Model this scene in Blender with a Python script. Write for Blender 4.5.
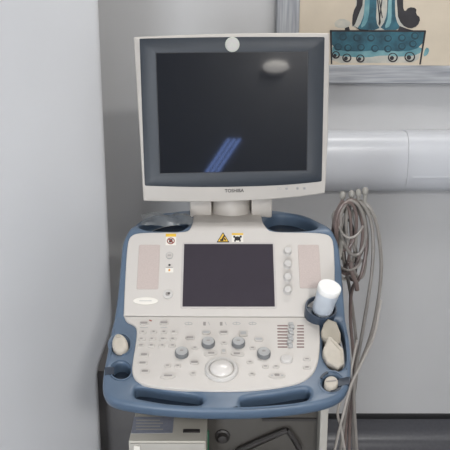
import bpy, bmesh, math, random
from mathutils import Vector, Matrix
from mathutils.geometry import delaunay_2d_cdt
random.seed(7)
for o in list(bpy.data.objects): bpy.data.objects.remove(o)
SC = bpy.context.scene
COL = SC.collection
PI = math.pi
V = Vector

# ------------------------------------------------------------------ camera
PITCH = math.radians(15.0); FPX = 711.0; CAM = V((0, 0, 1.5))
cam_data = bpy.data.cameras.new('camera'); cam = bpy.data.objects.new('camera', cam_data)
COL.objects.link(cam); SC.camera = cam
cam.location = CAM; cam.rotation_euler = (PI / 2 - PITCH, 0, 0)
cam_data.sensor_width = 36; cam_data.lens = FPX / 450 * 36; cam_data.clip_start = 0.01

# ------------------------------------------------------------------ world, lights, exposure
SC.view_settings.view_transform = 'Standard'; SC.view_settings.look = 'None'
SC.view_settings.gamma = 1; SC.view_settings.use_curve_mapping = False
SC.view_settings.exposure = 0.80
w = bpy.data.worlds.new('world'); SC.world = w; w.use_nodes = True
w.node_tree.nodes['Background'].inputs[0].default_value = (0.93, 0.96, 1.0, 1)
w.node_tree.nodes['Background'].inputs[1].default_value = 0.12


def area(name, loc, size, energy, col=(1, 0.98, 0.95), rot=(0, 0, 0)):
    l = bpy.data.lights.new(name, 'AREA'); l.shape = 'RECTANGLE'; l.size, l.size_y = size
    l.energy = energy; l.color = col
    o = bpy.data.objects.new(name, l); COL.objects.link(o); o.location = loc; o.rotation_euler = rot
    return o


area('ceiling_lamp_behind', (0.85, -1.9, 2.6), (0.35, 0.6), 52)
area('ceiling_lamp_back', (0.9, 1.85, 2.64), (1.0, 0.3), 2)
area('ceiling_lamp_overhead', (0.3, 1.72, 2.64), (0.9, 0.25), 6.5)
area('fill_light_behind', (-0.95, -2.45, 0.8), (0.8, 1.2), 34, (0.92, 0.96, 1.0), (math.radians(90), 0, 0))  # added fill light to brighten the left wall, no real window
area('fill_light_right', (2.36, -1.0, 0.95), (0.9, 1.4), 3, (0.92, 0.96, 1.0), (0, math.radians(90), 0))  # added side fill for the left wall, not a real window


# ------------------------------------------------------------------ materials
def lin(c):
    c = c / 255.0
    return c / 12.92 if c <= 0.04045 else ((c + 0.055) / 1.055) ** 2.4


def rgb(r, g, b): return (lin(r), lin(g), lin(b), 1)


def mat(name, col, rough=0.5, metal=0.0, var=0.04, scale=30, bump=0.0, coat=0.0, spec=0.5, alpha=1.0,
        trans=0.0, emit=None, stretch=None, col2=None):
    m = bpy.data.materials.new(name); m.use_nodes = True
    nt = m.node_tree; b = nt.nodes['Principled BSDF']
    c = rgb(*col)
    tc = nt.nodes.new('ShaderNodeTexCoord'); mp = nt.nodes.new('ShaderNodeMapping')
    nt.links.new(tc.outputs['Object'], mp.inputs[0])
    if stretch: mp.inputs['Scale'].default_value = stretch
    nz = nt.nodes.new('ShaderNodeTexNoise'); nz.inputs['Scale'].default_value = scale
    nz.inputs['Detail'].default_value = 4
    nt.links.new(mp.outputs[0], nz.inputs['Vector'])
    rp = nt.nodes.new('ShaderNodeValToRGB')
    rp.color_ramp.elements[0].position = 0.3; rp.color_ramp.elements[1].position = 0.7
    if col2:
        rp.color_ramp.elements[0].color = rgb(*col2); rp.color_ramp.elements[1].color = c
    else:
        rp.color_ramp.elements[0].color = tuple(max(0, x * (1 - var)) for x in c[:3]) + (1,)
        rp.color_ramp.elements[1].color = tuple(min(1, x * (1 + var)) for x in c[:3]) + (1,)
    nt.links.new(nz.outputs['Fac'], rp.inputs[0]); nt.links.new(rp.outputs[0], b.inputs['Base Color'])
    b.inputs['Roughness'].default_value = rough; b.inputs['Metallic'].default_value = metal
    b.inputs['Coat Weight'].default_value = coat; b.inputs['Coat Roughness'].default_value = 0.1
    b.inputs['Specular IOR Level'].default_value = spec
    b.inputs['Alpha'].default_value = alpha; b.inputs['Transmission Weight'].default_value = trans
    if bump:
        bp = nt.nodes.new('ShaderNodeBump'); bp.inputs['Strength'].default_value = bump
        bp.inputs['Distance'].default_value = 0.002
        nt.links.new(nz.outputs['Fac'], bp.inputs['Height']); nt.links.new(bp.outputs[0], b.inputs['Normal'])
    if emit:
        b.inputs['Emission Color'].default_value = rgb(*emit[0]); b.inputs['Emission Strength'].default_value = emit[1]
    return m


M = dict(
    wall=mat('painted_wall', (190, 190, 191), 0.55, var=0.015, scale=6),
    wall_l=mat('painted_side_wall', (205, 206, 209), 0.5, var=0.012, scale=5),
    trunk=mat('trunking_plastic', (204, 206, 211), 0.28, var=0.01, scale=8),
    black=mat('black_rubber', (22, 22, 24), 0.5),
    vinyl=mat('grey_vinyl', (76, 76, 81), 0.35, var=0.08, scale=90),
    ceil=mat('ceiling_paint', (225, 225, 222), 0.8),
    shell=mat('warm_white_plastic', (193, 188, 182), 0.42, var=0.01),
    panel=mat('panel_plastic', (198, 193, 188), 0.45, var=0.01),
    neck=mat('neck_plastic', (186, 180, 173), 0.45, var=0.015),
    bezel=mat('bezel_blue_grey', (37, 45, 55), 0.42, var=0.03),
    screen=mat('dark_screen', (20, 24, 32), 0.035, var=0.02, spec=0.3),
    edge=mat('screen_edge', (12, 14, 20), 0.3),
    touch=mat('touch_screen_film', (52, 46, 55), 0.28, var=0.03),
    rim=mat('touch_screen_rim', (188, 183, 180), 0.4),
    blue=mat('tray_blue', (86, 104, 125), 0.38, var=0.03, scale=60),
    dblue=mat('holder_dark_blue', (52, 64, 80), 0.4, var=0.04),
    recess_shade=mat('recess_shade_blue', (38, 49, 64), 0.45),  # dark tone stands for the shade inside tray holes and slots
    grille=mat('speaker_grille_cloth', (186, 173, 168), 0.8, var=0.09, scale=700),
    key=mat('key_plastic', (190, 185, 180), 0.5, var=0.01),
    mark=mat('key_print', (146, 141, 138), 0.6),
    markp=mat('slot_print', (128, 106, 104), 0.6),
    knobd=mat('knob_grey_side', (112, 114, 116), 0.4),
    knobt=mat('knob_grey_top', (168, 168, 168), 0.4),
    knobw=mat('knob_light', (196, 193, 190), 0.4),
    ball=mat('trackball_plastic', (214, 210, 206), 0.18, coat=0.3),
    yellow=mat('label_yellow', (226, 184, 62), 0.5),
    ink=mat('label_ink', (34, 30, 30), 0.5),
    white=mat('label_white', (226, 222, 214), 0.5),
    badge=mat('badge_cream', (196, 199, 190), 0.35),
    orange=mat('lamp_orange', (214, 150, 62), 0.4),
    red=mat('label_red', (140, 70, 62), 0.5),
    bottle=mat('bottle_plastic', (214, 222, 232), 0.3, spec=0.5, trans=0.25, var=0.05, scale=40),
    cap=mat('bottle_white', (244, 244, 242), 0.4),
    probe=mat('transducer_beige', (174, 166, 152), 0.45, var=0.03),
    probe2=mat('transducer_cream', (186, 178, 166), 0.45, var=0.06, scale=60),
    cable=mat('cable_grey', (140, 135, 130), 0.32, var=0.08, scale=50),
    cable2=mat('cable_brown', (116, 102, 98), 0.3, var=0.14, scale=60),
    cable3=mat('cable_pale', (166, 160, 154), 0.45, var=0.05, scale=50),
    cabled=mat('cable_dark', (72, 64, 62), 0.32, var=0.1, scale=50),
    hook=mat('hook_plastic', (150, 147, 141), 0.45),
    cart=mat('cart_plastic', (74, 71, 67), 0.5, var=0.04),
    box=mat('box_plastic', (186, 182, 172), 0.5, var=0.03),
    boxf=mat('box_front', (166, 163, 156), 0.5, var=0.03),
    stick=mat('grey_sticker', (134, 138, 152), 0.45, var=0.1, scale=120),
    green=mat('green_strip', (40, 110, 80), 0.4),
    filler=mat('filler_box_grey', (104, 102, 102), 0.5),
    dark=mat('dark_metal', (52, 49, 48), 0.45),
    film=mat('plastic_film', (150, 154, 156), 0.18, alpha=0.5, var=0.15, scale=60, spec=0.8),
    frame=mat('brushed_silver_frame', (176, 178, 182), 0.45, var=0.2, scale=5, stretch=(1.2, 1.2, 22), col2=(128, 131, 137)),
    framev=mat('brushed_silver_upright', (176, 178, 182), 0.45, var=0.2, scale=5, stretch=(22, 1.2, 1.2), col2=(128, 131, 137)),
    canvas=mat('canvas_cream', (200, 188, 170), 0.8, var=0.04, scale=14),
    teal=mat('paint_teal', (52, 104, 120), 0.7, scale=26, col2=(30, 58, 72)),
    teal2=mat('paint_light_teal', (128, 168, 172), 0.7, scale=18, col2=(70, 122, 134)),
    teald=mat('paint_deep_teal', (30, 58, 70), 0.7, scale=30, var=0.3),
    paintk=mat('paint_black', (44, 42, 46), 0.7, scale=30, var=0.3),
    paintw=mat('paint_wash', (196, 190, 178), 0.8, scale=30, col2=(160, 164, 160)),
)


# ------------------------------------------------------------------ helpers
def tag(o, label=None, cat=None, group=None, kind=None):
    if label: o['label'] = label
    if cat: o['category'] = cat
    if group: o['group'] = group
    if kind: o['kind'] = kind
    return o


def empty(name, loc, label=None, cat=None, group=None):
    o = bpy.data.objects.new(name, None); COL.objects.link(o); o.location = loc
    o.empty_display_size = 0.05
    return tag(o, label, cat, group)


def inside(p, poly):
    c = False; n = len(poly); j = n - 1
    for i in range(n):
        a, b = poly[i], poly[j]
        if (a[1] > p[1]) != (b[1] > p[1]) and p[0] < (b[0] - a[0]) * (p[1] - a[1]) / (b[1] - a[1]) + a[0]: c = not c
        j = i
    return c


def fill_tris(loops):
    co = []; ed = []
    for l in loops:
        k = len(co); n = len(l); co += [V((p[0] * 100, p[1] * 100)) for p in l]; ed += [(k + i, k + (i + 1) % n) for i in range(n)]
    vs, es, fs, ov, oe, of = delaunay_2d_cdt(co, ed, [], 0, 1e-7)
    L = [[(p[0] * 100, p[1] * 100) for p in l] for l in loops]; out = []
    for f in fs:
        c = (vs[f[0]] + vs[f[1]] + vs[f[2]]) / 3
        if not inside(c, L[0]) or any(inside(c, h) for h in L[1:]): continue
        if all(ov[k] for k in f): out.append([ov[k][0] for k in f])
    return out


class MB:
    """collects shapes, in world coordinates, into one mesh"""
    def __init__(s): s.bm = bmesh.new(); s.mats = []

    def mi(s, m):
        if m not in s.mats: s.mats.append(m)
        return s.mats.index(m)

    def slab(s, outline, rings, fn, m, holes=(), splits=(), top_m=None):
        """outline in (u,v); rings [(inset,h)...] from bottom to top; fn(u,v,h)->world"""
        bm = bmesh.new()
        def ccw(p, want=True):
            a = sum(p[i][0] * p[(i + 1) % len(p)][1] - p[(i + 1) % len(p)][0] * p[i][1] for i in range(len(p)))
            return p if (a > 0) == want else p[::-1]
        polys = [ccw([tuple(q) for q in outline])] + [ccw([tuple(q) for q in h], False) for h in holes]
        tops, bots = [], []
        for pi, p in enumerate(polys):
            n = len(p); nor = []
            for i in range(n):
                a = V(p[i - 1]); b = V(p[(i + 1) % n]); d = (b - a)
                if d.length < 1e-9: d = V((1, 0))
                d.normalize(); nor.append(V((-d.y, d.x)))
            prev = None; first = None
            for (ins, h) in rings:
                if pi and h < (rings[0][1] + rings[-1][1]) / 2: ins = 0
                vs = [bm.verts.new((p[i][0] + nor[i].x * ins, p[i][1] + nor[i].y * ins, h)) for i in range(n)]
                if prev:
                    for i in range(n):
                        j = (i + 1) % n
                        bm.faces.new((prev[i], prev[j], vs[j], vs[i]))
                else: first = vs
                prev = vs
            tops.append(prev); bots.append(first)
        im = s.mi(m); it = s.mi(top_m) if top_m else im
        for f in bm.faces: f.material_index = im
        for loops, flip, mm in ((tops, False, it), (bots, True, im)):
            flat = [v for l in loops for v in l]
            tri = fill_tris([[(v.co.x, v.co.y) for v in l] for l in loops])
            for t in tri:
                a, b, c = (flat[k] for k in t)
                nz = (b.co - a.co).cross(c.co - a.co).z
                if abs(nz) < 1e-14: continue
                if (nz < 0) != flip: a, c = c, a
                try: f = bm.faces.new((a, b, c)); f.material_index = mm
                except ValueError: pass
        for sv in splits:
            bmesh.ops.bisect_plane(bm, geom=bm.verts[:] + bm.edges[:] + bm.faces[:], plane_co=(0, sv, 0), plane_no=(0, 1, 0), dist=1e-6)
        for v in bm.verts: v.co = fn(*v.co)
        s._merge(bm)

    def _merge(s, bm):
        mp = {v: s.bm.verts.new(v.co) for v in bm.verts}
        for f in bm.faces:
            try: g = s.bm.faces.new([mp[v] for v in f.verts]); g.material_index = f.material_index
            except ValueError: pass
        bm.free()

    def box(s, lo, hi, m, bev=0.0, fn=None, seg=2):
        bm = bmesh.new(); bmesh.ops.create_cube(bm, size=1)
        lo, hi = V(lo), V(hi)
        for v in bm.verts: v.co = V(((lo[k] + hi[k]) / 2 + v.co[k] * (hi[k] - lo[k])) for k in range(3))
        if bev: bmesh.ops.bevel(bm, geom=bm.edges[:], offset=bev, segments=seg, affect='EDGES', profile=0.6)
        i = s.mi(m)
        for f in bm.faces: f.material_index = i
        if fn:
            for v in bm.verts: v.co = fn(v.co)
        s._merge(bm)

    def lathe(s, org, axis, prof, m, seg=32, sx=1.0):
        axis = V(axis).normalized(); org = V(org)
        a = axis.cross(V((0, 1, 0.01))).normalized(); b = axis.cross(a).normalized()
        bm = bmesh.new(); prev = None; i = s.mi(m)
        for (r, h) in prof:
            ring = [bm.verts.new(org + axis * h + (a * math.cos(2 * PI * k / seg) * sx + b * math.sin(2 * PI * k / seg)) * max(r, 1e-5)) for k in range(seg)]
            if prev:
                for k in range(seg): bm.faces.new((prev[k], prev[(k + 1) % seg], ring[(k + 1) % seg], ring[k]))
            else: bm.faces.new(ring[::-1])
            prev = ring
        bm.faces.new(prev)
        bmesh.ops.recalc_face_normals(bm, faces=bm.faces[:])
        for f in bm.faces: f.material_index = i
        s._merge(bm)

    def tube(s, pts, r, m, seg=10, dens=8, rad=None):
        pts = [V(p) for p in pts]
        if dens > 1 and len(pts) > 2:
            out = []
            q = [pts[0] * 2 - pts[1]] + pts + [pts[-1] * 2 - pts[-2]]
            for k in range(1, len(q) - 2):
                for t in range(dens):
                    u = t / dens; p0, p1, p2, p3 = q[k - 1:k + 3]
                    out.append(0.5 * ((2 * p1) + (p2 - p0) * u + (2 * p0 - 5 * p1 + 4 * p2 - p3) * u * u + (3 * p1 - p0 - 3 * p2 + p3) * u ** 3))
            out.append(pts[-1]); pts = out
        bm = bmesh.new(); prev = None; i = s.mi(m); n = len(pts); a = None
        for k, p in enumerate(pts):
            t = (pts[min(k + 1, n - 1)] - pts[max(k - 1, 0)]).normalized()
            if a is None: a = t.orthogonal().normalized()
            a = (a - t * a.dot(t)).normalized(); b = t.cross(a)
            rr = r
            ring = [bm.verts.new(p + (a * math.cos(2 * PI * j / seg) + b * math.sin(2 * PI * j / seg)) * rr) for j in range(seg)]
            if prev:
                for j in range(seg): bm.faces.new((prev[j], prev[(j + 1) % seg], ring[(j + 1) % seg], ring[j]))
            else: bm.faces.new(ring[::-1])
            prev = ring
        bm.faces.new(prev)
        for f in bm.faces: f.material_index = i
        s._merge(bm)

    def build(s, name, parent=None, ang=35):
        for e in s.bm.edges:
            pass
        s.bm.normal_update()
        for f in s.bm.faces: f.smooth = True
        for e in s.bm.edges:
            if len(e.link_faces) == 2: e.smooth = e.calc_face_angle(0) < math.radians(ang)
        me = bpy.data.meshes.new(name)
        org = V((0, 0, 0))
        if len(s.bm.verts):
            lo = V([min(v.co[k] for v in s.bm.verts) for k in range(3)]); hi = V([max(v.co[k] for v in s.bm.verts) for k in range(3)])
            org = V(((lo.x + hi.x) / 2, (lo.y + hi.y) / 2, lo.z))
        for v in s.bm.verts: v.co -= org
        s.bm.to_mesh(me); s.bm.free()
        for m in s.mats: me.materials.append(m)
        o = bpy.data.objects.new(name, me); COL.objects.link(o)
        o.location = org
        if parent:
            wp = V((0, 0, 0)); q = parent
            while q: wp += q.location; q = q.parent
            o.location = org - wp; o.parent = parent
        return o


def chaikin(p, it=2):
    for _ in range(it):
        q = []
        for i in range(len(p)):
            a, b = V(p[i]), V(p[(i + 1) % len(p)])
            q += [tuple(a * .75 + b * .25), tuple(a * .25 + b * .75)]
        p = q
    out = []
    for a in p:
        if not out or (V(a) - V(out[-1])).length > 1e-7: out.append(a)
    return out


def rrect(cx, cy, w_, h_, r, n=5):
    out = []
    for (sx, sy, a0) in ((1, 1, 0), (-1, 1, 90), (-1, -1, 180), (1, -1, 270)):
        for k in range(n + 1):
            a = math.radians(a0 + 90 * k / n)
            out.append((cx + sx * (w_ / 2 - r) + r * math.cos(a), cy + sy * (h_ / 2 - r) + r * math.sin(a)))
    return out


def ell(cx, cy, rx, ry=None, n=28, a0=0, a1=360):
    ry = rx if ry is None else ry
    full = abs(a1 - a0) >= 360
    return [(cx + rx * math.cos(math.radians(a0 + (a1 - a0) * k / (n if full else n - 1))),
             cy + ry * math.sin(math.radians(a0 + (a1 - a0) * k / (n if full else n - 1)))) for k in range(n)]


def bevel_rings(h0, h1, r, n=4):
    """side from h0 to h1, rounded over at the top with radius r"""
    out = [(0, h0)]
    for k in range(n + 1):
        a = PI / 2 * k / n
        out.append((r * (1 - math.cos(a)), h1 - r + r * math.sin(a)))
    return out


def text_mesh(body, size, fn, m, name, parent, bold=0.0, extr=0.0003, sx=1.0):
    cu = bpy.data.curves.new(name, 'FONT'); cu.body = body; cu.size = size; cu.align_x = 'CENTER'; cu.align_y = 'CENTER'
    cu.offset = bold; cu.extrude = extr
    t = bpy.data.objects.new(name + '_src', cu); COL.objects.link(t)
    dg = bpy.context.evaluated_depsgraph_get(); dg.update()
    me = bpy.data.meshes.new_from_object(t.evaluated_get(dg))
    bpy.data.objects.remove(t)
    mb = MB(); bm = bmesh.new(); bm.from_mesh(me); i = mb.mi(m)
    for v in bm.verts: v.co = fn(v.co.x * sx, v.co.y, v.co.z + extr)
    for f in bm.faces: f.material_index = i
    mb._merge(bm); bpy.data.meshes.remove(me)
    return mb.build(name, parent)


# sight lines are used only to read real sizes and places off known surfaces
FW = V((0, math.cos(PITCH), -math.sin(PITCH))); UP = V((0, math.sin(PITCH), math.cos(PITCH))); RT = V((1, 0, 0))


def ray(px, py): return FW + RT * ((px - 225) / FPX) - UP * ((py - 225) / FPX)
def at(px, py, y): r = ray(px, py); return CAM + r * (y / r.y)          # point at depth y


def on_plane(px, py, p0, n):
    r = ray(px, py); return CAM + r * ((p0 - CAM).dot(n) / r.dot(n))


# console profile: gently sloped keyboard, steep control fascia, level rear deck
S1 = 0.205; A0, A1, A2 = math.radians(18), math.radians(49), math.radians(3)


def smooth(t): t = max(0, min(1, t)); return t * t * (3 - 2 * t)
def angle(s): return A0 + (A1 - A0) * smooth((s + .008) / .016) + (A2 - A1) * smooth((s - S1 + .012) / .03)


DS = 0.001; TAB = {}
_y, _z = 1.40, 0.923
for k in range(0, 500): TAB[k] = (_y, _z); a_ = angle((k + .5) * DS); _y += math.cos(a_) * DS; _z += math.sin(a_) * DS
_y, _z = 1.40, 0.923
for k in range(0, -400, -1): TAB[k] = (_y, _z); a_ = angle((k - .5) * DS); _y -= math.cos(a_) * DS; _z -= math.sin(a_) * DS


def surf(u, s, h=0.0):
    k = math.floor(s / DS); f = s / DS - k
    y = TAB[k][0] * (1 - f) + TAB[k + 1][0] * f; z = TAB[k][1] * (1 - f) + TAB[k + 1][1] * f
    a = angle(s)
    return V((u, y - math.sin(a) * h, z + math.cos(a) * h))


def inv(px, py, h=0.0):
    lo, hi = -.34, .42
    for _ in range(40):
        mid = (lo + hi) / 2; d = surf(0, mid, h) - CAM
        yy = 225 - FPX * d.dot(UP) / d.dot(FW)
        if yy > py: lo = mid
        else: hi = mid
    d = surf(0, lo, h) - CAM
    return ((px - 225) / FPX * d.dot(FW), lo)


SPL = [(-.010 + .002 * k) for k in range(11)] + [S1 - .016 + .003 * k for k in range(13)]

# ================================================================== the room
def struct(mb, name, ang=35): return tag(mb.build(name, None, ang), kind='structure')


WY = 2.40
m = MB(); m.box((-1.6, WY, 0), (2.4, WY + .1, 2.7), M['wall']); struct(m, 'wall_back')
m = MB(); m.box((-1.7, -2.6, -.1), (2.5, WY + .1, 0), M['vinyl']); struct(m, 'floor')
m = MB(); m.box((-1.7, -2.6, 2.7), (2.5, WY + .1, 2.8), M['ceil']); struct(m, 'ceiling')
m = MB(); m.box((2.4, -2.5, 0), (2.5, WY, 2.7), M['wall']); struct(m, 'wall_right')
m = MB(); m.box((-1.6, -2.6, 0), (2.4, -2.5, 2.7), M['wall']); struct(m, 'wall_front')
m = MB(); m.box((-1.7, -2.5, 0), (-1.6, WY, 2.7), M['wall']); struct(m, 'wall_side')

# near wall panel on the left: ends short of the back wall, its free edge sweeps forward low down
m = MB(); bm = bmesh.new(); nz_, prevr = 90, None
XL = -0.290
for k in range(nz_ + 1):
    z = 2.35 * k / nz_
    t0 = .055 * (1 - smooth((z - 0.62) / 0.15))                      # how far the free edge draws in low down
    d_ = V((-.7071, -.7071)); b_ = V((-.7071, .7071)); E_ = V((XL, 1.76)); R_ = .026
    c_ = E_ + d_ * (t0 + R_) + b_ * R_
    ring = [E_ + d_ * 1.5 + b_ * .05, E_ + d_ * 1.5, E_ + d_ * .8, E_ + d_ * .3]
    ring += [c_ - b_ * R_ * math.cos(a) - d_ * R_ * math.sin(a) for a in [PI / 2 * j / 6 for j in range(7)]]
    ring += [E_ + d_ * t0 + b_ * .05]
    vs = [bm.verts.new((x, y, z)) for x, y in ring]
    if prevr:
        for j in range(len(vs)):
            i2 = (j + 1) % len(vs); bm.faces.new((prevr[j], prevr[i2], vs[i2], vs[j]))
    else: bm.faces.new(vs[::-1])
    prevr = vs
bm.faces.new(prevr)
bmesh.ops.recalc_face_normals(bm, faces=bm.faces[:])
i_ = m.mi(M['wall_l'])
for f in bm.faces: f.material_index = i_
m._merge(bm); struct(m, 'wall_left')

# skirting: black capping strip over a coved vinyl upstand
m = MB()
prof = [(WY, .112), (WY - .006, .112), (WY - .008, .06), (WY - .016, .03), (WY - .032, .012), (WY - .06, .001), (WY, .001)]
bm = bmesh.new()
a_ = [bm.verts.new((-1.6, y, z)) for y, z in prof]; b_ = [bm.verts.new((2.4, y, z)) for y, z in prof]
for k in range(len(prof)): bm.faces.new((a_[k], a_[(k + 1) % 7], b_[(k + 1) % 7], b_[k]))
bm.faces.new(a_[::-1]); bm.faces.new(b_); bmesh.ops.recalc_face_normals(bm, faces=bm.faces[:])
i_ = m.mi(M['vinyl'])
for f in bm.faces: f.material_index = i_
m._merge(bm); struct(m, 'baseboard_back', 60)
m = MB(); m.box((-1.6, WY - .010, .105), (2.4, WY, .124), M['black'], .002); struct(m, 'trim_3')

# rounded wall trunking in two cover sections
def trunk(x0, x1, name, dz=0.0):
    zt = at(300, 131, WY - .02).z; zb = at(300, 190, WY - .02).z
    D = .095; prof = [(WY, zb)]
    n = 18
    for k in range(n + 1):
        a = -PI / 2 + PI * k / n
        c = math.copysign(abs(math.cos(a)) ** .55, math.cos(a)); s_ = math.copysign(abs(math.sin(a)) ** .75, math.sin(a))
        prof.append((WY - .012 - (D - .012) * c, (zt + zb) / 2 + (zt - zb) / 2 * s_))
    prof.append((WY, zt))
    bm = bmesh.new()
    A = [bm.verts.new((x0, y, z + dz)) for y, z in prof]; B = [bm.verts.new((x1, y, z + dz)) for y, z in prof]
    L = len(prof)
    for k in range(L): bm.faces.new((A[k], A[(k + 1) % L], B[(k + 1) % L], B[k]))
    bm.faces.new(A[::-1]); bm.faces.new(B); bmesh.ops.recalc_face_normals(bm, faces=bm.faces[:])
    m = MB(); i = m.mi(M['trunk'])
    for f in bm.faces: f.material_index = i
    m._merge(bm); return struct(m, name, 40)


xj = at(408, 160, WY - .09).x
trunk(-.2, xj - .0005, 'trim_1'); trunk(xj + .0005, 2.4, 'trim_2', .0015)
m = MB(); a = at(414, 177.5, WY - .1); m.box((a.x, WY - .0951, a.z - .0015), (2.4, WY - .080, a.z), M['trunk'], .001); struct(m, 'trim_4')


# added glowing strips and oval behind the camera, only to be mirrored in the monitor
wblue = mat('blue_mirror_glow', (30, 40, 80), .3, emit=((150, 180, 255), 7))
m = MB()
for k in range(3):
    q = k * .042
    m.slab([(-.012 + q, 1.0), (.014 + q, 1.0), (.198 + q, 1.27), (.172 + q, 1.27)], [(0, 0), (0, .01)], lambda u, v, h: V((u - .01, -2.5 + h, v)), wblue)
struct(m, 'glow_strips')
m = MB(); lm = mat('pale_mirror_glow', (240, 236, 225), .4, emit=((255, 250, 245), 5))
m.slab(ell(.54, 1.83, .10, .045, 32), [(0, 0), (0, .03), (.012, .05), (.03, .06)], lambda u, v, h: V((u, -2.5 + h, v)), lm)
tag(m.build('glow_oval'), 'added glowing oval behind the camera, mirrored softly in the monitor glass', 'reflection glow')

# ================================================================== picture on the wall
FYp = WY - .03
pic = empty('wall_picture', (at(410, 40, WY).x, WY - .015, at(410, 84, FYp).z), 'silver-framed painting of a teal plinth and dark figures on the back wall', 'picture')
roll = math.radians(-.35)
pc = at(410, 84, FYp)


def pfn(dy):
    def f(u, v, h): return V((pc.x + u * math.cos(roll) - v * math.sin(roll), FYp - dy - h, pc.z + v * math.cos(roll) + u * math.sin(roll)))
    return f


def pp(px, py):
    q = at(px, py, FYp); x, z = q.x - pc.x, q.z - pc.z
    return (x * math.cos(roll) + z * math.sin(roll), -x * math.sin(roll) + z * math.cos(roll))


x0, x1 = pp(275, 60)[0], pp(545, 60)[0]; z0 = 0.0; z1 = .80
bw = pp(330, 66)[1] - pp(330, 84)[1] + .002; bv = .0745
def fbar(poly, mt, name):
    m = MB(); m.slab(poly, [(0, -.029), (0, .006), (.004, .010)], pfn(0), mt); m.build(name, pic)
fbar([(x0, z0), (x1, z0), (x1 - bv, z0 + bw), (x0 + bv, z0 + bw)], M['frame'], 'frame_rail')
fbar([(x0, z1), (x1, z1), (x1 - bv, z1 - bw), (x0 + bv, z1 - bw)], M['frame'], 'frame_rail')
fbar([(x0, z0), (x0 + bv, z0 + bw), (x0 + bv, z1 - bw), (x0, z1)], M['framev'], 'frame_upright')
fbar([(x1, z0), (x1 - bv, z0 + bw), (x1 - bv, z1 - bw), (x1, z1)], M['framev'], 'frame_upright')
m = MB()
m.slab([(x0 + .03, z0 + .03), (x1 - .03, z0 + .03), (x1 - .03, z1 - .03), (x0 + .03, z1 - .03)], [(0, -.02), (0, -.004)], pfn(0), M['canvas'])


def paint(pts, mt, lay, it=1, hole=None):
    P = chaikin([pp(*p) for p in pts], it) if it else [pp(*p) for p in pts]
    H = [[pp(*p) for p in hole]] if hole else ()
    m.slab(P, [(0, -.004 + lay * .0004), (0, -.0036 + lay * .0004)], pfn(0), mt, holes=H)


# teal plinth
paint([(331, 30.5), (331, 30.5), (380, 31), (426, 31), (426, 31), (422, 47), (405, 52), (380, 50), (352, 52), (332, 49)], M['teal'], 1)
paint([(333, 44), (350, 46), (380, 44), (400, 48), (423, 46), (420, 55), (400, 57), (385, 55), (365, 58), (340, 56), (332, 55)], M['teal2'], .6)
paint([(332, 50), (350, 52), (380, 50), (421, 50), (418, 62), (398, 63), (365, 63), (331, 63)], M['paintw'], .3)
for c, r in (((347, 58), 4.6), ((360.5, 58.6), 4.3), ((393, 57.6), 5), ((410, 57), 5.4), ((336, 55), 4)):
    paint(ell(c[0], c[1], r, r * .95), M['paintk'], 2, 0, hole=ell(c[0], c[1] - .3, r - 1.3, r * .95 - 1.2))
    paint(ell(c[0] - .9, c[1] + .5, r * .42), M['paintk'], 2, 0)
for cx, cy in ((338, 47), (348, 48), (361, 47.5), (375, 48.5), (388, 49), (402, 46.5), (413, 44), (343, 37), (357, 38), (371, 38), (388, 38.5), (402, 38), (415, 36)):
    paint(ell(cx, cy, 3.8, 3.6), M['teald'], 2, 0, hole=ell(cx + .4, cy - .3, 2.6, 2.4))
for pts in ([(330, 30), (332, 30), (332.4, 64), (331, 64)], [(424.6, 31), (426.4, 31), (421, 64.5), (419.4, 64.5)], [(330, 30), (426, 30.3), (426, 32), (330, 31.6)],
            [(345, 28), (349, 26.6), (350, 30), (345, 30.5)]):
    paint(pts, M['paintk'], 3, 0)
# columns, white folds and dark figures above it (run up behind the top of the picture)
paint([(358, -60), (400, -60), (402, -20), (404, 20), (408, 30), (350, 30), (356, 15)], M['paintw'], 1.2)
paint([(364, -60), (376, -60), (377, 5), (376, 22), (381, 30), (356, 30), (362, 22), (366, 5)], M['teal'], 2.2)
paint([(366, -60), (371, -60), (370, 10), (367, 24), (360, 29), (365, 15)], M['teal2'], 2.6)
paint([(386, -60), (396, -60), (395, 5), (396, 20), (402, 30), (379, 30), (386, 20), (388, 5)], M['teal'], 2.2)
paint([(388, -60), (392, -60), (392, 12), (391, 26), (384, 29), (389, 16)], M['teal2'], 2.6)
paint([(357, -50), (363, -50), (364, 2), (359, 14), (355, 25), (352, 27), (353, 12), (358, 3)], M['paintk'], 2)
paint([(397, -40), (404, -40), (403, 6), (405, 12), (409, 7), (417, 8), (416, 14), (421, 18), (418, 26), (410, 29), (402, 25), (397, 14)], M['paintk'], 1.8)
for pts in ([(374, -30), (375, -30), (381, 22), (380, 26)], [(384, -20), (385, -20), (379.5, 26), (378.6, 24)], [(379, 0), (380, 0), (383, 18), (382, 18)],
            [(354, 26), (360, 29), (372, 30.6), (360, 30.4)], [(400, 26), (408, 29), (415, 30.6), (398, 30.4)]):
    paint(pts, M['paintk'], 3, 0)
paint([(426, 47), (430, 49), (428, 55), (423, 57)], M['teal2'], .6)
paint([(334, 22), (342, 18), (352, 22), (348, 28), (336, 28)], M['paintw'], .5)
m.build('painted_canvas', pic)

# ================================================================== ultrasound machine
mach = empty('ultrasound_machine', (0.005, 1.60, 0), 'white and blue ultrasound scanner with monitor and keyboard console', 'ultrasound machine')


def px_poly(pts, h=0.0, it=2): return chaikin([inv(x, y, h) for x, y in pts], it)


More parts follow.
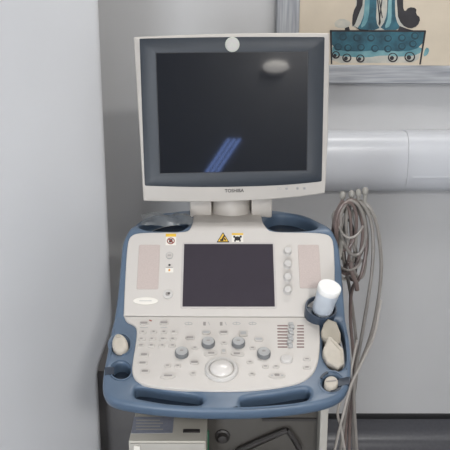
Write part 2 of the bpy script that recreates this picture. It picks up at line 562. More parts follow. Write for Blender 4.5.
tray_px = [(121.5, 250), (119.5, 275), (117, 300), (112, 325), (106.5, 355), (103, 372), (102, 388), (105, 395), (113, 400.5), (135, 405),
           (165, 408.5), (200, 410.5), (228, 411), (262, 410), (300, 406.5), (325, 402), (340, 396), (348, 388), (351, 377), (351.5, 360),
           (349, 335), (345, 310), (343, 285), (341, 260), (339, 244), (334, 233), (322, 222), (300, 214), (275, 209.5), (230, 209), (185, 209.5), (160, 214),
           (138, 222), (127, 233), (123, 241)]
slotL = [(134, 391), (135, 386.5), (142, 385.5), (170, 390), (197, 393.5), (203, 397), (203, 402), (198, 404.5), (170, 403), (142, 398.5), (134, 396)]
slotR = [(240, 403), (240.5, 399), (246, 396.5), (275, 393), (304, 387.5), (310, 389), (310, 396), (305, 400), (275, 404.5), (248, 406.5), (241, 405.5)]
hole1 = ell(120.3, 344.5, 8.6, 9.0)
hole2 = [(p[0], p[1]) for p in ell(121, 370, 9.6, 8.6, 24)]
hole3 = [(323, 333), (328, 322), (338, 320), (344, 333), (346.5, 352), (345, 365), (338, 371), (328, 367), (322.5, 354)]
knh = ell(331.5, 382, 9, 8, 24)
deckR = [(263, 223), (268, 216), (278, 213.5), (294, 214.5), (308, 218.5), (319, 226), (314, 229.5), (290, 230.6), (270, 230)]
deckL = [(190, 223), (185, 216), (176, 213.5), (162, 214.5), (149, 218.5), (138, 226), (144, 229.5), (168, 230.6), (184, 230)]
m = MB()
tray_uv = px_poly(tray_px)
hs = [px_poly(slotL), px_poly(slotR), px_poly(hole1, 0, 0), px_poly(hole2, 0, 0), px_poly(hole3), px_poly(knh, 0, 0), px_poly(deckR), px_poly(deckL)]
m.slab(tray_uv, [(.008, -.030), (.002, -.024), (0, -.014)] + bevel_rings(-.012, 0, .008)[1:], surf, M['blue'], holes=hs, splits=SPL)
def shrink(poly, d):
    n = len(poly); out = []
    area_ = sum(poly[i][0] * poly[(i + 1) % n][1] - poly[(i + 1) % n][0] * poly[i][1] for i in range(n)); sg = 1 if area_ > 0 else -1
    for i in range(n):
        t = V(poly[(i + 1) % n]) - V(poly[i - 1]); t.normalize(); out.append((poly[i][0] - t.y * d * sg, poly[i][1] + t.x * d * sg))
    return out
tray = m.build('console_tray', mach)
m = MB(); m.slab(shrink(tray_uv, .014), [(.004, -.034), (0, -.032), (0, -.0285)], surf, M['recess_shade'], splits=SPL); m.build('shaded_tray_floor', mach)['label'] = 'dark blue tray floor seen through the holes, darkened for shade'  # floor under the holes, their shade put into its colour
# slots from the small holders to the tray's rim, flat patches coloured as shade, and the rims round the holders
m = MB(); m.slab(px_poly([(104.5, 367.5), (104.5, 367.5), (114, 367), (114, 367), (114, 374.5), (114, 374.5), (105, 375), (105, 375)], 0, 1), [(0, -.006), (0, .0006)], surf, M['recess_shade']); m.build('holder_slot', mach)
m = MB(); m.slab(px_poly([(337.5, 379), (337.5, 379), (350, 376.7), (350, 376.7), (349.6, 384), (349.6, 384), (338, 386.5), (338, 386.5)], 0, 1), [(0, -.006), (0, .0006)], surf, M['recess_shade']); m.build('holder_slot', mach)
for (c, rx, ry, a0, a1) in (((120.3, 344.5), 11.6, 11.6, -80, 80), ((121, 370), 12.0, 10.8, -150, 150), ((331.5, 382), 13.2, 11.6, 20, 330)):
    m = MB(); o_ = [inv(*p) for p in ell(c[0], c[1], rx, ry, 30, a0, a1)] + [inv(*p) for p in ell(c[0], c[1], rx - 1.5, ry - 1.4, 30, a1, a0)]
    m.slab(o_, [(0, -.002), (.0003, .0012)], surf, M['blue']); m.build('holder_rim', mach)

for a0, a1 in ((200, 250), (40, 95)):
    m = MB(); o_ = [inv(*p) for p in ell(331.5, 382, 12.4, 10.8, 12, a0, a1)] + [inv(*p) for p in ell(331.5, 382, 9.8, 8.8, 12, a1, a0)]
    m.slab(o_, [(0, 0), (0, .0020)], surf, M['recess_shade']); m.build('holder_groove', mach)

# fascia (white, carries touch screen) and keyboard panel
fas_px = [(123.5, 315.6), (123.5, 315.6), (124.5, 290), (126, 262), (127.5, 243), (130, 236.5), (137, 232.7), (160, 232.2), (184, 232), (191, 229.5), (193, 221), (194, 211),
          (261, 211), (262, 221), (266, 229.5), (275, 232), (300, 232.2), (324, 233), (331.5, 236.5), (334, 245), (335, 275), (334, 300), (326, 311), (319, 316.5), (319, 316.5),
          (290, 316.6), (160, 316)]
m = MB(); m.slab(px_poly(fas_px, .004), [(0, -.002)] + bevel_rings(0, .0045, .003, 3)[1:], surf, M['panel'], splits=SPL)
fas = m.build('control_fascia', mach)
key_px = [(124, 316.3), (124, 316.3), (126.5, 321.5), (133, 324), (137, 328), (136, 342), (132.3, 362), (132, 374), (137, 381.5), (150, 386), (185, 389.5), (225, 391),
          (262, 389.3), (294, 384.5), (309, 378), (317, 367), (320, 350), (320, 330), (319, 317.2), (319, 317.2), (290, 317.2), (160, 316.6)]
m = MB(); m.slab(px_poly(key_px, .004), [(0, -.002)] + bevel_rings(0, .0045, .003, 3)[1:], surf, M['panel'], splits=SPL)
kbd = m.build('keyboard_panel', mach)
HT = .0045


def sfl(px, py, wpx, hpx, r=None, h0=HT - .0005, h1=HT + .002, mt='key', ellipse=False, name='button', parent=None, marks=(), bev=.0006, label=None, n=20, rot=0):
    """a small raised shape on the console surface, measured from its place on the photo"""
    c = inv(px, py, HT); a = inv(px - wpx / 2, py, HT); b = inv(px, py - hpx / 2, HT); d = inv(px, py + hpx / 2, HT)
    w_ = 2 * (c[0] - a[0]); h_ = b[1] - d[1]; cy = (b[1] + d[1]) / 2
    pl = ell(c[0], cy, w_ / 2, h_ / 2, n) if ellipse else rrect(c[0], cy, w_, h_, (min(w_, h_) / 2 * .85) if r is None else min(r, min(w_, h_) * .49), 3)
    if rot:
        pl = [(c[0] + (x - c[0]) * math.cos(rot) - (y - cy) * math.sin(rot), cy + (x - c[0]) * math.sin(rot) + (y - cy) * math.cos(rot)) for x, y in pl]
    m = MB(); m.slab(pl, [(0, h0), (0, h1 - bev), (bev, h1)], surf, M[mt])
    for (dx, dy, mw, mh, mm) in marks:
        m.slab(rrect(c[0] + dx * w_, cy + dy * h_, mw * w_, mh * h_, min(mw * w_, mh * h_) * .3, 2), [(0, h1 - .0002), (0, h1 + .00015)], surf, M[mm])
    o = m.build(name, parent if parent else kbd)
    if label: o['label'] = label
    return o


# touch screen
sfl(228.5, 275.5, 94.5, 66, .004, h1=HT + .001, mt='rim', name='touch_screen_rim', parent=fas)
sfl(228.6, 275.5, 90.5, 62.5, .001, h0=HT, h1=HT + .0016, mt='touch', name='touch_screen', parent=fas, bev=.0002, label='dark touch screen')
# grilles
sfl(148.5, 267, 21.5, 44.5, .003, h1=HT + .0008, mt='grille', name='speaker_grille', parent=fas, label='pinkish grey speaker grille')
sfl(309.5, 266.5, 21.5, 43.5, .003, h1=HT + .0008, mt='grille', name='speaker_grille', parent=fas, label='pinkish grey speaker grille')
# four rotary knobs
for y in (252, 265, 278, 291):
    c = surf(*inv(287.5, y, HT), HT); n_ = surf(0, .1, 1) - surf(0, .1, 0)
    m = MB(); m.lathe(c, n_, [(.0098, -.001), (.0098, .0008), (.0086, .001), (.0082, .010), (.0072, .012), (0, .0122)], M['knobw'], 28)
    m.build('rotary_knob', fas)
# labels and badges on the fascia
def tri(px, py, s):
    c = inv(px, py, HT); sc = s * .00225
    return [(c[0], c[1] + sc * .95), (c[0] - sc * .95, c[1] - sc * .72), (c[0] + sc * .95, c[1] - sc * .72)]
def flat(mb, poly, k, mt): mb.slab(poly, [(0, HT - .0003 + k * .0003), (0, HT + .0002 + k * .0003)], surf, M[mt])
def fl(mb, px, py, wpx, hpx, k, mt, e=False, rot=0):
    c = inv(px, py, HT); a = inv(px - wpx / 2, py, HT); b = inv(px, py - hpx / 2, HT); d = inv(px, py + hpx / 2, HT)
    w_, h_, cy = 2 * (c[0] - a[0]), b[1] - d[1], (b[1] + d[1]) / 2
    pl = ell(c[0], cy, w_ / 2, h_ / 2, 20) if e else rrect(c[0], cy, w_, h_, .0003, 1)
    if rot: pl = [(c[0] + (x - c[0]) * math.cos(rot) - (y - cy) * math.sin(rot), cy + (x - c[0]) * math.sin(rot) + (y - cy) * math.cos(rot)) for x, y in pl]
    flat(mb, pl, k, mt)
m = MB(); flat(m, tri(223, 238, 6.6), 1, 'ink'); flat(m, tri(223, 238, 5.2), 2, 'yellow'); fl(m, 223, 238.3, 1.6, 6, 3, 'ink', rot=-.5); fl(m, 221.8, 240.3, 3.4, 1.6, 3, 'ink'); fl(m, 225, 239.5, 1.4, 2.6, 3, 'ink', rot=.5)
o = m.build('warning_label', fas); o['label'] = 'yellow triangular warning sticker'
m = MB(); fl(m, 237.5, 237.7, 11.5, 9, 1, 'white'); fl(m, 237.5, 234.2, 11.5, 1.8, 2, 'yellow'); fl(m, 237.5, 238.6, 6, 4.2, 2, 'ink', True); fl(m, 234.3, 236.8, 2, 2, 2, 'ink'); fl(m, 240.7, 236.8, 2, 2, 2, 'ink'); fl(m, 235, 240.7, 1.6, 2, 2, 'ink'); fl(m, 240, 240.7, 1.6, 2, 2, 'ink')
o = m.build('warning_label', fas); o['label'] = 'small white sticker with yellow bar and black symbol'
m = MB(); fl(m, 171, 239.5, 10.5, 11.5, 1, 'white'); fl(m, 171, 235.3, 10.5, 3, 2, 'yellow'); fl(m, 170.8, 241, 8, 6.6, 2, 'red', True); fl(m, 170.8, 241, 6, 4.8, 3, 'white', True); fl(m, 170.8, 241, 3.4, 3.4, 4, 'ink'); fl(m, 170.8, 241, 6.4, 1.2, 5, 'red', rot=-.7)
o = m.build('warning_label', fas); o['label'] = 'sticker with yellow top and prohibition circle'
sfl(169.5, 255.5, 7.4, 7, ellipse=True, mt='knobt', name='button', parent=fas, marks=((0, 0, .8, .8, 'key'), (0, 0, .5, .15, 'mark')))
m = MB(); fl(m, 169.5, 265, 2.4, 1.8, 1, 'ink', True); fl(m, 169.3, 270.3, 8, 4.4, 1, 'white'); fl(m, 169.3, 270.2, 2, 2.4, 2, 'orange', True); fl(m, 169.3, 267.3, 7, .5, 1, 'mark')
m.build('indicator_lamp', fas)
sfl(168, 294.5, 10, 9, ellipse=True, mt='knobw', name='button', parent=fas, h1=HT + .003, marks=((-.02, .02, .42, .4, 'mark'), (.1, .1, .25, .2, 'ink')))
sfl(145.5, 301, 25, 7.4, ellipse=True, mt='white', name='oval_badge', parent=fas, h1=HT + .0014, n=32, marks=((0, 0, .5, .14, 'knobw'),))

# --- keyboard
one = ((0, .08, .45, .34, 'mark'),)
two = ((-.12, .1, .3, .36, 'mark'), (.2, .05, .2, .3, 'knobt'))
for x, y in ((144, 323.6), (164, 323.2)): sfl(x, y, 9, 4, marks=((0, -.05, .8, .5, 'mark'),), h1=HT + .003)
def legend(*a):
    m = MB()
    for q in a: fl(m, *q[:6], **(q[6] if len(q) > 6 else {}))
    m.build('printed_legend', kbd)
legend((150.5, 320.6, 3, 1, 1, 'red', dict(rot=-.6))); legend((165, 320.6, 4.4, .7, 1, 'mark')); legend((144, 327.6, 8, .5, 1, 'knobt')); legend((164, 327.6, 7, .5, 1, 'knobt'))
for x in (204.5, 221.2): legend((x, 323.8, 2.6, 3.4, 1, 'mark')); legend((x + 4.5, 323.6, .7, 3, 1, 'knobt', dict(rot=.3)))
for x in (188.5, 236.5, 252.5): legend((x, 323.6, 8, 2.8, 1, 'knobt', dict(e=True)), (x, 323.8, 6.4, 1.8, 2, 'panel', dict(e=True)), (x, 323.6, .6, 3, 3, 'knobt'))
for ri, (y, x0_) in enumerate(((332.4, 143), (339.4, 142), (346, 140.8))):
    for k in range(4): sfl(x0_ + 10.4 * k, y, 7.4, 3.4, marks=((random.uniform(-.1, .1), .1, random.uniform(.3, .5), .36, 'mark'),))
for x, y in ((144, 355), (142.6, 363.3), (145, 371.6)): sfl(x, y, 10, 3.8, marks=((0, 0, .62, .5, 'mark'),))
for x, y in ((190, 338), (206.3, 332.6), (223.7, 332.6), (258.6, 339.5), (194.5, 362.6)):
    sfl(x, y, 9, 4.4, marks=((0, -.1, .78, .5, 'mark' if x in (190, 194.5, 223.7) else 'knobt'),), h1=HT + .003)
sfl(243.3, 333.5, 8.6, 6, .003, marks=((0, 0, .7, .5, 'knobt'),))
for x, y in ((195, 348.2), (224, 343.4), (252.5, 348.4), (250, 362.6), (167.5, 366.2), (177.8, 366.2), (193, 374), (252, 374.4), (265.5, 367), (276, 367), (307, 359.6), (307, 368)):
    sfl(x, y, 6.6 if x < 300 else 8, 3.2, marks=one)
sfl(223.5, 351.4, 5, 4.2, .001, marks=((0, 0, .6, .6, 'knobt'),))
sfl(210.5, 353.6, 14, 4.4, marks=((.05, 0, .45, .4, 'mark'),), rot=.22)
sfl(237.5, 354, 14, 4.4, marks=((-.05, 0, .45, .4, 'mark'),), rot=-.22)
sfl(168, 376.6, 15, 5, ellipse=True, marks=((0, .1, .55, .3, 'mark'),)); sfl(277, 376.2, 17, 5.4, ellipse=True, marks=((0, .1, .3, .45, 'mark'), (-.3, 0, .15, .2, 'knobt'), (.3, 0, .15, .2, 'knobt')))
sfl(286.5, 360.2, 12, 6.6, h1=HT + .006, mt='knobw', bev=.0014)
n_ = surf(0, -.1, 1) - surf(0, -.1, 0)
for x, y in ((181.8, 353.2), (208.3, 343.2), (238.4, 343.2), (263.8, 353.8)):
    c = surf(*inv(x, y + 1.2, HT), HT)
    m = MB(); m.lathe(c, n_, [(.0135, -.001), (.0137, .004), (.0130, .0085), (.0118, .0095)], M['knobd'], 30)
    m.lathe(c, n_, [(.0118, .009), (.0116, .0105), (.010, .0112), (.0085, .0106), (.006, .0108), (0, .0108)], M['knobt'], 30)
    m.slab(rrect(0, 0, .007, .003, .001, 2), [(0, .0106), (0, .0112)], lambda u, v, h, c=c: c + V((u, 0, 0)) + (surf(0, -.1, 0) - surf(0, -.11, 0)).normalized() * v + n_ * h, M['mark'])
    m.build('rotary_knob', kbd)
c = surf(*inv(221.5, 370, HT), HT)
m = MB(); m.lathe(c, n_, [(.0325, -.001), (.0325, .003), (.0300, .0060), (.0265, .0066), (.0245, .005), (.0238, .002)], M['knobw'], 48)
tb = m.build('trackball', kbd)
m = MB(); m.lathe(c, n_, [(.0232 * math.cos(math.radians(a)), .002 + .0125 * math.sin(math.radians(a))) for a in range(0, 91, 10)], M['ball'], 48); m.build('trackball_ball', kbd)
# gain sliders: eight slots, their levers in a slanting line
for k in range(8):
    y = 325.8 + 3.05 * k
    m = MB(); fl(m, 282.5, y, 10.5 - .1 * k, 1.15, 1, 'markp'); fl(m, 300.5, y, 6.6 + .1 * k, 1.15, 1, 'markp'); m.build('slider_slot', kbd)
    sfl(291.2 - .25 * k + (1.0 if k % 2 else -.3), y - .5, 4.4, 2.5, .001, h1=HT + .006, mt='knobt', name='slider_lever')

# --- bottle holder cup
ax = V((.09, -.40, .91)).normalized()
cb = surf(*inv(319, 316, 0), 0)
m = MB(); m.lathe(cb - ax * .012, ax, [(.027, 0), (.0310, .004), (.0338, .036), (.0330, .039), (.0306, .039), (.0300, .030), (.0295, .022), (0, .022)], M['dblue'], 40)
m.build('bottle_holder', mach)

# --- monitor
MT = Matrix.Rotation(math.radians(1.0), 3, 'Z') @ Matrix.Rotation(math.radians(-4.0), 3, 'X') @ Matrix.Rotation(math.radians(-1.0), 3, 'Y')
mc = at(232.5, 112, 1.585); mn = MT @ V((0, -1, 0)); mx = MT @ V((1, 0, 0)); mz = MT @ V((0, 0, 1))


def mfn(u, v, h): return mc + mx * u + mz * v + mn * h
def mp(px, py): q = on_plane(px, py, mc, mn) - mc; return (q.dot(mx), q.dot(mz))
def mpoly(pts, it=2): return chaikin([mp(*p) for p in pts], it)


shell_px = [(133.6, 42), (133.2, 36.8), (140, 36.6), (185, 34.6), (232, 33.4), (280, 32.7), (328, 32.8), (330, 33.2), (330, 36), (329.2, 90), (327.8, 150), (325.5, 191), (325.2, 193.2), (323, 194),
            (285, 198.8), (232, 201.6), (185, 202.2), (146, 201.4), (143.6, 201), (143, 198), (138.6, 120)]
bez_px = [(139.5, 40), (139.5, 38.8), (142, 38.6), (232, 36.8), (322, 37), (324.6, 37.2), (324.6, 40), (323.2, 110), (321.8, 179), (321.6, 181.2), (319, 181.8), (285, 185.2), (232, 187), (185, 187), (147, 185.8), (145, 185.4), (144.6, 183), (142, 110)]
scr_px = [(156.3, 53.4), (307.8, 52), (306.4, 170), (160, 173.4)]
m = MB(); so = mpoly(shell_px); bo = mpoly(bez_px)
m.slab(so, [(.016, -.085), (.012, -.083), (.004, -.048), (.001, -.040), (0, -.006), (.0012, -.0016), (.004, 0)], mfn, M['shell'], holes=[shrink(bo, -.0005)] if False else [])
mon = m.build('monitor', mach)
m = MB(); m.slab(bo, [(0, -.002), (0, .0006), (.0012, .0012)], mfn, M['bezel'], holes=[shrink([mp(*p) for p in scr_px], -.0015)] ); m.build('bezel', mon)
m = MB(); m.slab(shrink([mp(*p) for p in scr_px], -.0045), [(0, -.001), (0, .0003)], mfn, M['edge']); m.build('screen_edge', mon)
m = MB(); m.slab([mp(*p) for p in scr_px], [(0, 0), (0, .0006)], mfn, M['screen']); m.build('screen', mon)['label'] = 'switched-off dark glossy screen'
bc = mp(232.3, 44.6)
def mdisc(r0, h0, r1, h1): return [(0, h0), (r0 - r1, h1)]
m = MB(); m.slab(ell(*bc, .0158, n=36), [(0, .0005), (0, .0030), (.0012, .004), (.0022, .0034)], mfn, M['badge'])
m.slab(ell(*bc, .0128, n=36), [(0, .003), (0, .0037)], mfn, M['knobw'])
for dx, dy in ((-.004, -.003), (.003, -.003), (.006, -.001), (-.001, .002)): m.slab(rrect(bc[0] + dx, bc[1] + dy, .003, .006, .0005, 2), [(0, .0036), (0, .0039)], mfn, M['badge'])
m.build('round_badge', mon)['label'] = 'cream round badge'
tc_ = mp(234.3, 190.8)
text_mesh('TOSHIBA', .0105, lambda x, y, z: mfn(tc_[0] + x, tc_[1] + y, .0001 + z), M['ink'], 'brand_lettering', mon, bold=.00015, sx=1.0)
for k, x in enumerate((279.2, 286.6, 297.5, 304.5)):
    c2 = mp(x, 188.6 - .1 * k)
    m = MB()
    if k == 0:
        m.slab(rrect(*c2, .009, .0055, .001, 2), [(0, -.0005), (0, .0006)], mfn, M['knobt']); m.slab(rrect(*c2, .0075, .004, .0008, 2), [(0, 0), (0, .0008)], mfn, M['shell']); m.slab(rrect(c2[0], c2[1], .003, .002, .0004, 1), [(0, 0), (0, .001)], mfn, M['knobt'])
    else:
        m.slab(ell(c2[0], c2[1], .0036, n=20), [(0, -.0005), (.0005, .0012)], mfn, M['knobt'])
        m.slab(rrect(c2[0], c2[1] - .0005, .003, .0014, .0003, 1), [(0, .0008), (0, .0014)], mfn, M['mark'])
    m.build('monitor_button', mon)

# neck and brackets under the monitor
zd = surf(0, S1 + .1, 0).z
nk = V((at(231, 210, 1.655).x, 1.665, zd + .002))
m = MB(); m.lathe(nk, (0, 0, 1), [(.0495, 0), (.0495, .005), (.0470, .009), (.0465, .030), (.0475, .13)], M['neck'], 40); m.build('monitor_neck', mach)
def br(xa, xb, name):
    a = at(xa, 210, 1.625).x; b = at(xb, 210, 1.625).x
    m = MB(); m.box((a, 1.625, at(200, 217.8, 1.625).z), (b, 1.71, 1.139), M['neck'], .004); m.build(name, mach)
br(190, 211.5, 'monitor_bracket'); br(251.5, 272, 'monitor_bracket')

# cart: body, rear column, castors
m = MB(); m.box((-.19, 1.37, .16), (.22, 1.80, .87), M['cart'], .015); m.build('cart_body', mach)
m = MB(); m.box((-.235, 1.22, .10), (.235, 1.95, .17), M['cart'], .02); m.build('cart_base', mach)
m = MB(); m.box((at(318, 430, 1.36).x, 1.335, .17), (at(326, 430, 1.36).x, 1.385, .865), M['boxf'], .004); m.build('front_upright', mach)
m = MB(); m.box((-.07, 1.60, .80), (.08, 1.76, 1.04), M['cart'], .02); m.build('console_column', mach)
m = MB(); m.box((-.2, 1.22, .60), (.12, 1.38, .622), M['cart'], .004); m.build('cart_shelf', mach)
for sx in (-1, 1):
    for y in (1.30, 1.88):
        m = MB(); m.lathe((sx * .19 - .018, y, .055), (1, 0, 0), [(.04, 0), (.053, .004), (.055, .01), (.055, .026), (.053, .032), (.04, .036)], M['dark'], 28)
        m.box((sx * .19 - .022, y - .02, .06), (sx * .19 + .022, y + .02, .115), M['cart'], .006); m.build('castor', mach)
m = MB(); m.box((-.36, 1.80, .17), (-.15, 2.02, .60), M['filler'], .01); m.build('dark_filler_box', mach)  # added dark box standing in for the darkness low on the left
# fittings on the body front: round socket, green strip, dark handle bar
yb = 1.369
c = at(222.5, 436, yb)
m = MB(); m.lathe(c, (0, -1, 0), [(.016, -.001), (.016, .004), (.012, .006), (.009, .016), (0, .017)], M['dark'], 26)
m.build('round_socket', mach)
m = MB(); a = at(204, 430, yb); b = at(209, 452, yb); m.box((a.x, yb - .006, b.z), (b.x, yb + .002, a.z), M['green'], .001)
for k in range(2): m.box((a.x + .003, yb - .0075, b.z + .012 + .012 * k), (b.x - .003, yb - .005, b.z + .018 + .012 * k), M['white'])
m.build('status_strip', mach)
m = MB(); m.tube([at(236, 452, yb - .012), at(262, 440, yb - .012), at(287, 430, yb - .012)], .0065, M['dark'], 10, 2); m.tube([at(287, 430, yb - .012), at(295, 440, yb - .012), at(300, 449, yb - .012)], .0055, M['dark'], 10, 2)
m.build('handle_bar', mach)
m = MB(); P_ = [at(240, 453, yb), at(287, 431.5, yb), at(299, 453, yb)]
m.slab([(p.x, p.z) for p in P_], [(0, -.001), (0, .006)], lambda u, v, h: V((u, yb - h, v)), M['cart']); m.build('hinged_cover', mach)
m = MB(); a = at(262, 419, yb); b = at(316, 418, yb); m.box((a.x, yb - .004, a.z - .003), (b.x, yb, a.z + .003), M['dark']); m.build('panel_seam', mach)

# hook rack for cables
hk = mach
ybar = 1.60
m = MB(); a = at(336, 214, ybar)
m.tube([at(338, 262, 1.52), at(341, 240, 1.57), (a.x, ybar + .012, a.z), (at(372, 211, ybar).x, ybar + .012, a.z)], .006, M['hook'], 10, 6); m.build('hook_rail', mach)
for x, y in ((342.6, 195.5), (351.6, 194.4), (358.4, 193.2), (365.2, 191.4)):
    t = at(x, y, ybar - .02); bse = V((t.x, ybar + .012, a.z))
    m = MB(); m.tube([bse, (t.x, ybar - .008, a.z + .002), (t.x, ybar - .019, a.z + .012), t], .0042, M['hook'], 10, 6)
    m.lathe(t - V((0, 0, .009)), (0, 0, 1), [(.0035, 0), (.0066, .004), (.0074, .009), (.0062, .015), (.003, .0185), (0, .019)], M['hook'], 18); m.build('cable_hook', mach)

# ================================================================== things on the machine
# gel bottle standing cap down in its holder
bx_ = V((.17, -.33, .93)).normalized()
b0 = cb + V((.003, 0, .0)) + ax * .0105
m = MB(); m.lathe(b0, bx_, [(.010, 0), (.0205, .004), (.0220, .010), (.0220, .026), (.0214, .032), (.0223, .039), (.0233, .054), (.0231, .061)], M['bottle'], 40)
bt = empty('gel_bottle', b0, 'translucent white gel bottle standing in the dark blue cup holder', 'bottle')
m.build('bottle_body', bt)
m = MB(); m.lathe(b0 + bx_ * .059, bx_, [(.0232, 0), (.0242, .003), (.0244, .009), (.0238, .0125), (.0222, .0138), (0, .0138)], M['cap'], 40); m.build('bottle_end', bt)


def probe(name, pts, h, thick, bev, mt, label, inc, it=2, extra=None, dup=1):
    """body outline read off its own plane, extruded to its real thickness"""
    cx = sum(p[0] for p in pts) / len(pts); cy = sum(p[1] for p in pts) / len(pts)
    base = surf(*inv(cx, cy, h), h)
    a = math.radians(inc); n = V((0, -math.sin(a), math.cos(a))); up = V((0, math.cos(a), math.sin(a)))
    def loc(p): q = on_plane(p[0], p[1], base, n) - base; return (q.x, q.dot(up))
    fn = lambda u, v, k: base + V((u, 0, 0)) + up * v + n * k
    P = chaikin([loc(p) for p in pts for _ in range(dup)], it)
    e = empty(name, base, label, 'ultrasound probe', 'transducers in their holders')
    m = MB(); n_r = 5
    rings = [(bev * .6, -thick)] + [(0, -thick + bev)] + bevel_rings(0, 0, bev, n_r)[1:]
    m.slab(P, rings, fn, M[mt]); m.build('probe_body', e)
    if extra: extra(fn, loc, e)
    return e


def seam2(fn, loc, e):
    m = MB(); m.slab([loc(p) for p in ((331, 339.5), (341.5, 350.5), (341.6, 363), (340.8, 363), (340.6, 351), (330.6, 340.4))], [(0, -.001), (0, .0008)], fn, M['probe']); m.build('seam_ridge', e)
def seamk(fn, loc, e):
    m = MB(); m.slab([loc(p) for p in ((326, 381), (336.5, 380), (336.5, 381.2), (326, 382.2))], [(0, -.001), (0, .0006)], fn, M['mark']); m.build('seam_ridge', e)
def nub(fn, loc, e):
    m = MB(); m.slab(chaikin([loc(p) for p in ((115.5, 335), (120.5, 334.5), (121, 337.5), (116, 338))], 1), [(0, -.002), (.0005, .0012)], fn, M['probe']); m.build('orientation_mark', e)


probe('transducer', [(321.6, 330), (324, 323), (328, 318.4), (336.5, 321.6), (341, 333), (341, 342), (336, 346), (326, 342), (321.8, 336)], .012, .036, .0045, 'probe',
      'beige transducer in the right holder directly below the gel bottle', 44, dup=2)
probe('transducer', [(323.4, 348), (328.8, 335.8), (332.5, 337), (343.6, 348.6), (344.3, 362.5), (338, 368.2), (327, 361.5), (323.4, 354)], .016, .040, .0045, 'probe2',
      'large cream transducer, nearest of the pair on the right rim of the console', 38, extra=seam2, dup=2)
probe('transducer', ell(331.3, 381.4, 6.9, 6.0, 20), .010, .026, .0035, 'probe2', 'small round knobbed transducer in the holder at the lower right corner', 20, it=0, extra=seamk)
probe('transducer', [(117.8, 331.8), (124, 334.4), (127.4, 340), (128, 345.5), (125, 350), (120, 351.4), (115.4, 350.3), (111.7, 345), (111.7, 339.4), (113.9, 334.4)], .016, .040, .008, 'probe2',
      'stubby cream transducer in the upper holder on the left rim', 30, extra=nub)

# crumpled clear plastic over the left rear recess
m = MB(); bm = bmesh.new(); nx, ny = 26, 14; g = []
u0, u1 = inv(139, 228)[0], inv(191, 222)[0]
for j in range(ny + 1):
    row = []
    for i in range(nx + 1):
        fu, fv = i / nx, j / ny
        u = u0 + (u1 - u0) * fu + random.uniform(-.0015, .0015) + .006 * math.sin(fv * 5); s = S1 + .015 + .085 * fv + .006 * math.sin(fu * 9)
        h = .001 + .013 * math.sin(PI * min(1, fv * 1.1)) * (.35 + .65 * math.sin(PI * fu) ** .6) * (1 + .35 * math.sin(fu * 13 + fv * 7)) + random.uniform(0, .004)
        row.append(bm.verts.new(surf(u, s, h)))
    g.append(row)
i_ = m.mi(M['film'])
for j in range(ny):
    for i in range(nx): bm.faces.new((g[j][i], g[j][i + 1], g[j + 1][i + 1], g[j + 1][i])).material_index = i_
m._merge(bm)
o = m.build('plastic_sheet', None, 25); tag(o, 'crumpled clear plastic sheet on the console deck below the monitor, left', 'plastic sheet')

# box unit on the shelf under the console
bxr = empty('recorder_box', (at(165, 440, 1.26).x, 1.30, .622), 'beige box unit with grey sticker under the left side of the console', 'recorder')
yf = 1.255; zt = at(165, 441, yf).z; xa = at(128.5, 441, yf).x; xb = at(206, 441, yf).x
m = MB(); m.box((xa, yf, .6225), (xb, 1.368, zt), M['box'], .003); m.build('box_case', bxr)
m = MB(); m.box((xa + .003, yf - .003, .63), (xb - .002, yf + .001, zt - .004), M['boxf'], .001); m.build('front_panel', bxr)
m = MB(); a = at(134, 444.5, yf); b = at(140.5, 448.5, yf); m.box((a.x, yf - .007, b.z), (b.x, yf - .002, a.z), M['white'], .001); m.build('push_button', bxr)
def tp(px, py): q = on_plane(px, py, V((0, 0, zt)), V((0, 0, 1))); return (q.x, q.y)
m = MB(); m.slab([tp(131, 433.5), tp(172.5, 433), tp(174, 417), tp(134, 417)], [(0, -.0002), (0, .0006)], lambda u, v, h: V((u, v, zt + h)), M['stick'])
for k in range(4): m.slab([tp(136, 420 + 3 * k), tp(136, 421 + 3 * k), tp(160 + 3 * (k % 2), 421 + 3 * k), tp(160 + 3 * (k % 2), 420 + 3 * k)], [(0, 0), (0, .0008)], lambda u, v, h: V((u, v, zt + h)), M['boxf'])
m.build('sticker', bxr)
m = MB(); m.box((at(183, 430, 1.29).x, 1.285, zt - .001), (at(200, 430, 1.29).x, 1.297, zt + .002), M['dark'], .001); m.build('vent_slot', bxr)

# cables hanging from the hooks
def cable(pts, r, mt, label):
    m = MB(); m.tube([at(*p) for p in pts], r, M[mt], 10, 8)
    o = m.build('transducer_cable'); tag(o, label, 'cable', 'transducer cables hanging beside the machine')


F, B = 1.575, 1.62
cable([(352, 208, B), (358, 201, 1.59), (368, 206, F), (376, 222, F), (380.5, 250, F), (381, 275, F), (377.5, 305, F), (371, 335, F), (361, 362, F), (352, 384, 1.57), (346, 410, 1.57), (340, 455, 1.56)], .0042, 'cable', 'outermost grey cable bowing out to the right of the bundle')
cable([(343, 212, B), (350, 201, 1.59), (361, 203, F), (370, 218, F), (373, 240, F), (372, 270, F), (367, 305, F), (361, 340, F), (355.5, 372, F), (354, 400, 1.58), (357, 455, 1.59)], .0042, 'cable', 'second grey cable, just inside the outermost one')
cable([(343, 200, 1.57), (335.5, 215, 1.57), (332.5, 240, 1.57), (335, 262, 1.57), (341, 285, 1.58), (341, 320, 1.6), (346, 350, 1.6), (350, 380, 1.6), (347, 415, 1.6), (344, 455, 1.6)], .0042, 'cable2', 'brownish cable at the left edge of the bundle beside the console')
cable([(345, 206, B), (349, 200, 1.6), (357, 207, 1.585), (364, 225, 1.585), (366, 250, 1.585), (361, 275, 1.585), (352, 290, 1.59), (350.5, 320, 1.6), (353, 350, 1.6), (354, 380, 1.6), (350, 420, 1.6), (349, 455, 1.6)], .0042, 'cable2', 'brownish cable curving down through the middle of the bundle')
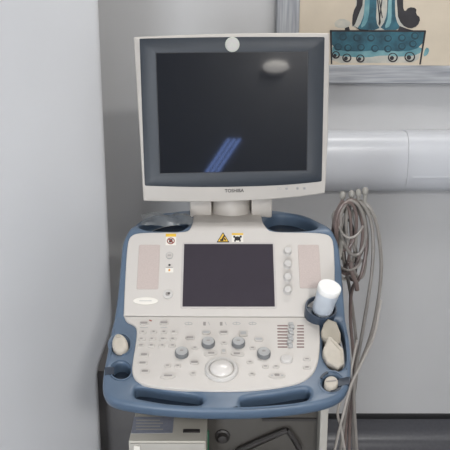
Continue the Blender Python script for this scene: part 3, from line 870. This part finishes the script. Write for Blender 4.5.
cable([(346, 214, 1.59), (343, 240, 1.585), (344, 262, 1.59), (349, 285, 1.6), (354, 320, 1.61), (356.5, 350, 1.61), (356, 380, 1.61), (352, 410, 1.61), (354, 455, 1.61)], .004, 'cable', 'straight grey cable hanging behind the bundle')
# coiled loops
def loop(cx, cy, rx, ry, d, lean, r, mt, label, ph=0):
    pts = []
    for k in range(25):
        a = 2 * PI * k / 24 + ph
        pts.append((cx + rx * math.cos(a) + lean * math.sin(a), cy - ry * math.sin(a), d + .012 * math.cos(a * 1.0 + 1) + .002 * k / 24))
    m = MB(); m.tube([at(*p) for p in pts], r, M[mt], 10, 4)
    o = m.build('cable_loop'); tag(o, label, 'cable', 'coiled cable loops on the hooks')
loop(349, 237, 13.5, 37, 1.572, 2.5, .0040, 'cable2', 'longest oval cable coil on the hooks, brownish grey')
loop(353, 228, 12.5, 27, 1.566, -2, .0040, 'cable', 'middle grey cable coil on the hooks', .5)
loop(346, 226, 10.5, 24, 1.560, 2, .0036, 'cable2', 'short brownish cable coil at the left of the hooks', 1)
loop(356, 240, 9, 38, 1.580, -4, .0038, 'cable', 'narrow grey cable coil leaning left', 1.4)
loop(347, 245, 8.5, 34, 1.590, 3, .0038, 'cable3', 'narrow pale cable coil deep inside the bundle', 2)
loop(351, 232, 15, 31, 1.596, 1, .0036, 'cabled', 'dark cable coil at the back of the bundle', .8)
loop(344, 238, 7, 33, 1.566, 1.5, .0034, 'cable2', 'slim brownish cable coil along the left side', 2.6)
loop(359, 232, 8, 29, 1.588, -3, .0036, 'cable', 'grey cable coil on the right side of the bundle', .2)
loop(350, 250, 6, 30, 1.600, -2, .0034, 'cabled', 'dark narrow cable coil in the core of the bundle', 1.8)
# ties across the bundle
m = MB(); m.tube([at(*p) for p in ((337, 262, 1.57), (342, 268, 1.553), (350, 270, 1.548), (358, 266, 1.556), (361, 259, 1.575))], .0028, M['cable'], 8, 6)
tag(m.build('cable_tie'), 'grey band wrapped round the lower part of the cable bundle', 'cable tie')
m = MB(); m.tube([at(*p) for p in ((338, 224, 1.56), (343, 234, 1.545), (350, 238, 1.540), (358, 234, 1.548), (363, 226, 1.565))], .0030, M['cable'], 8, 6)
tag(m.build('cable_tie'), 'grey band looped across the upper part of the cable bundle', 'cable tie')
m = MB(); m.tube([at(*p) for p in ((350, 262, 1.555), (352, 273, 1.552), (356, 283, 1.556), (357, 290, 1.56))], .0055, M['cable2'], 10, 4)
tag(m.build('strain_relief'), 'short thick brown cable sleeve at the foot of the coils', 'cable sleeve')
# pale thin leads crossing below the console corner
def lead(pts, mt, label):
    m = MB(); m.tube([at(*p) for p in pts], .0032, M[mt], 8, 8); tag(m.build('thin_lead'), label, 'cable', 'thin leads below the console corner')
lead([(381, 300, 1.53), (374, 335, 1.51), (362, 362, 1.50), (351, 385, 1.48), (343, 415, 1.46), (338, 435, 1.46), (333, 458, 1.46)], 'cable3', 'pale thin lead crossing down to the left under the console corner')
lead([(357, 340, 1.5), (349, 378, 1.48), (338, 410, 1.47), (341, 428, 1.47), (346, 458, 1.47)], 'cable3', 'thin lead crossing down to the right under the console corner')
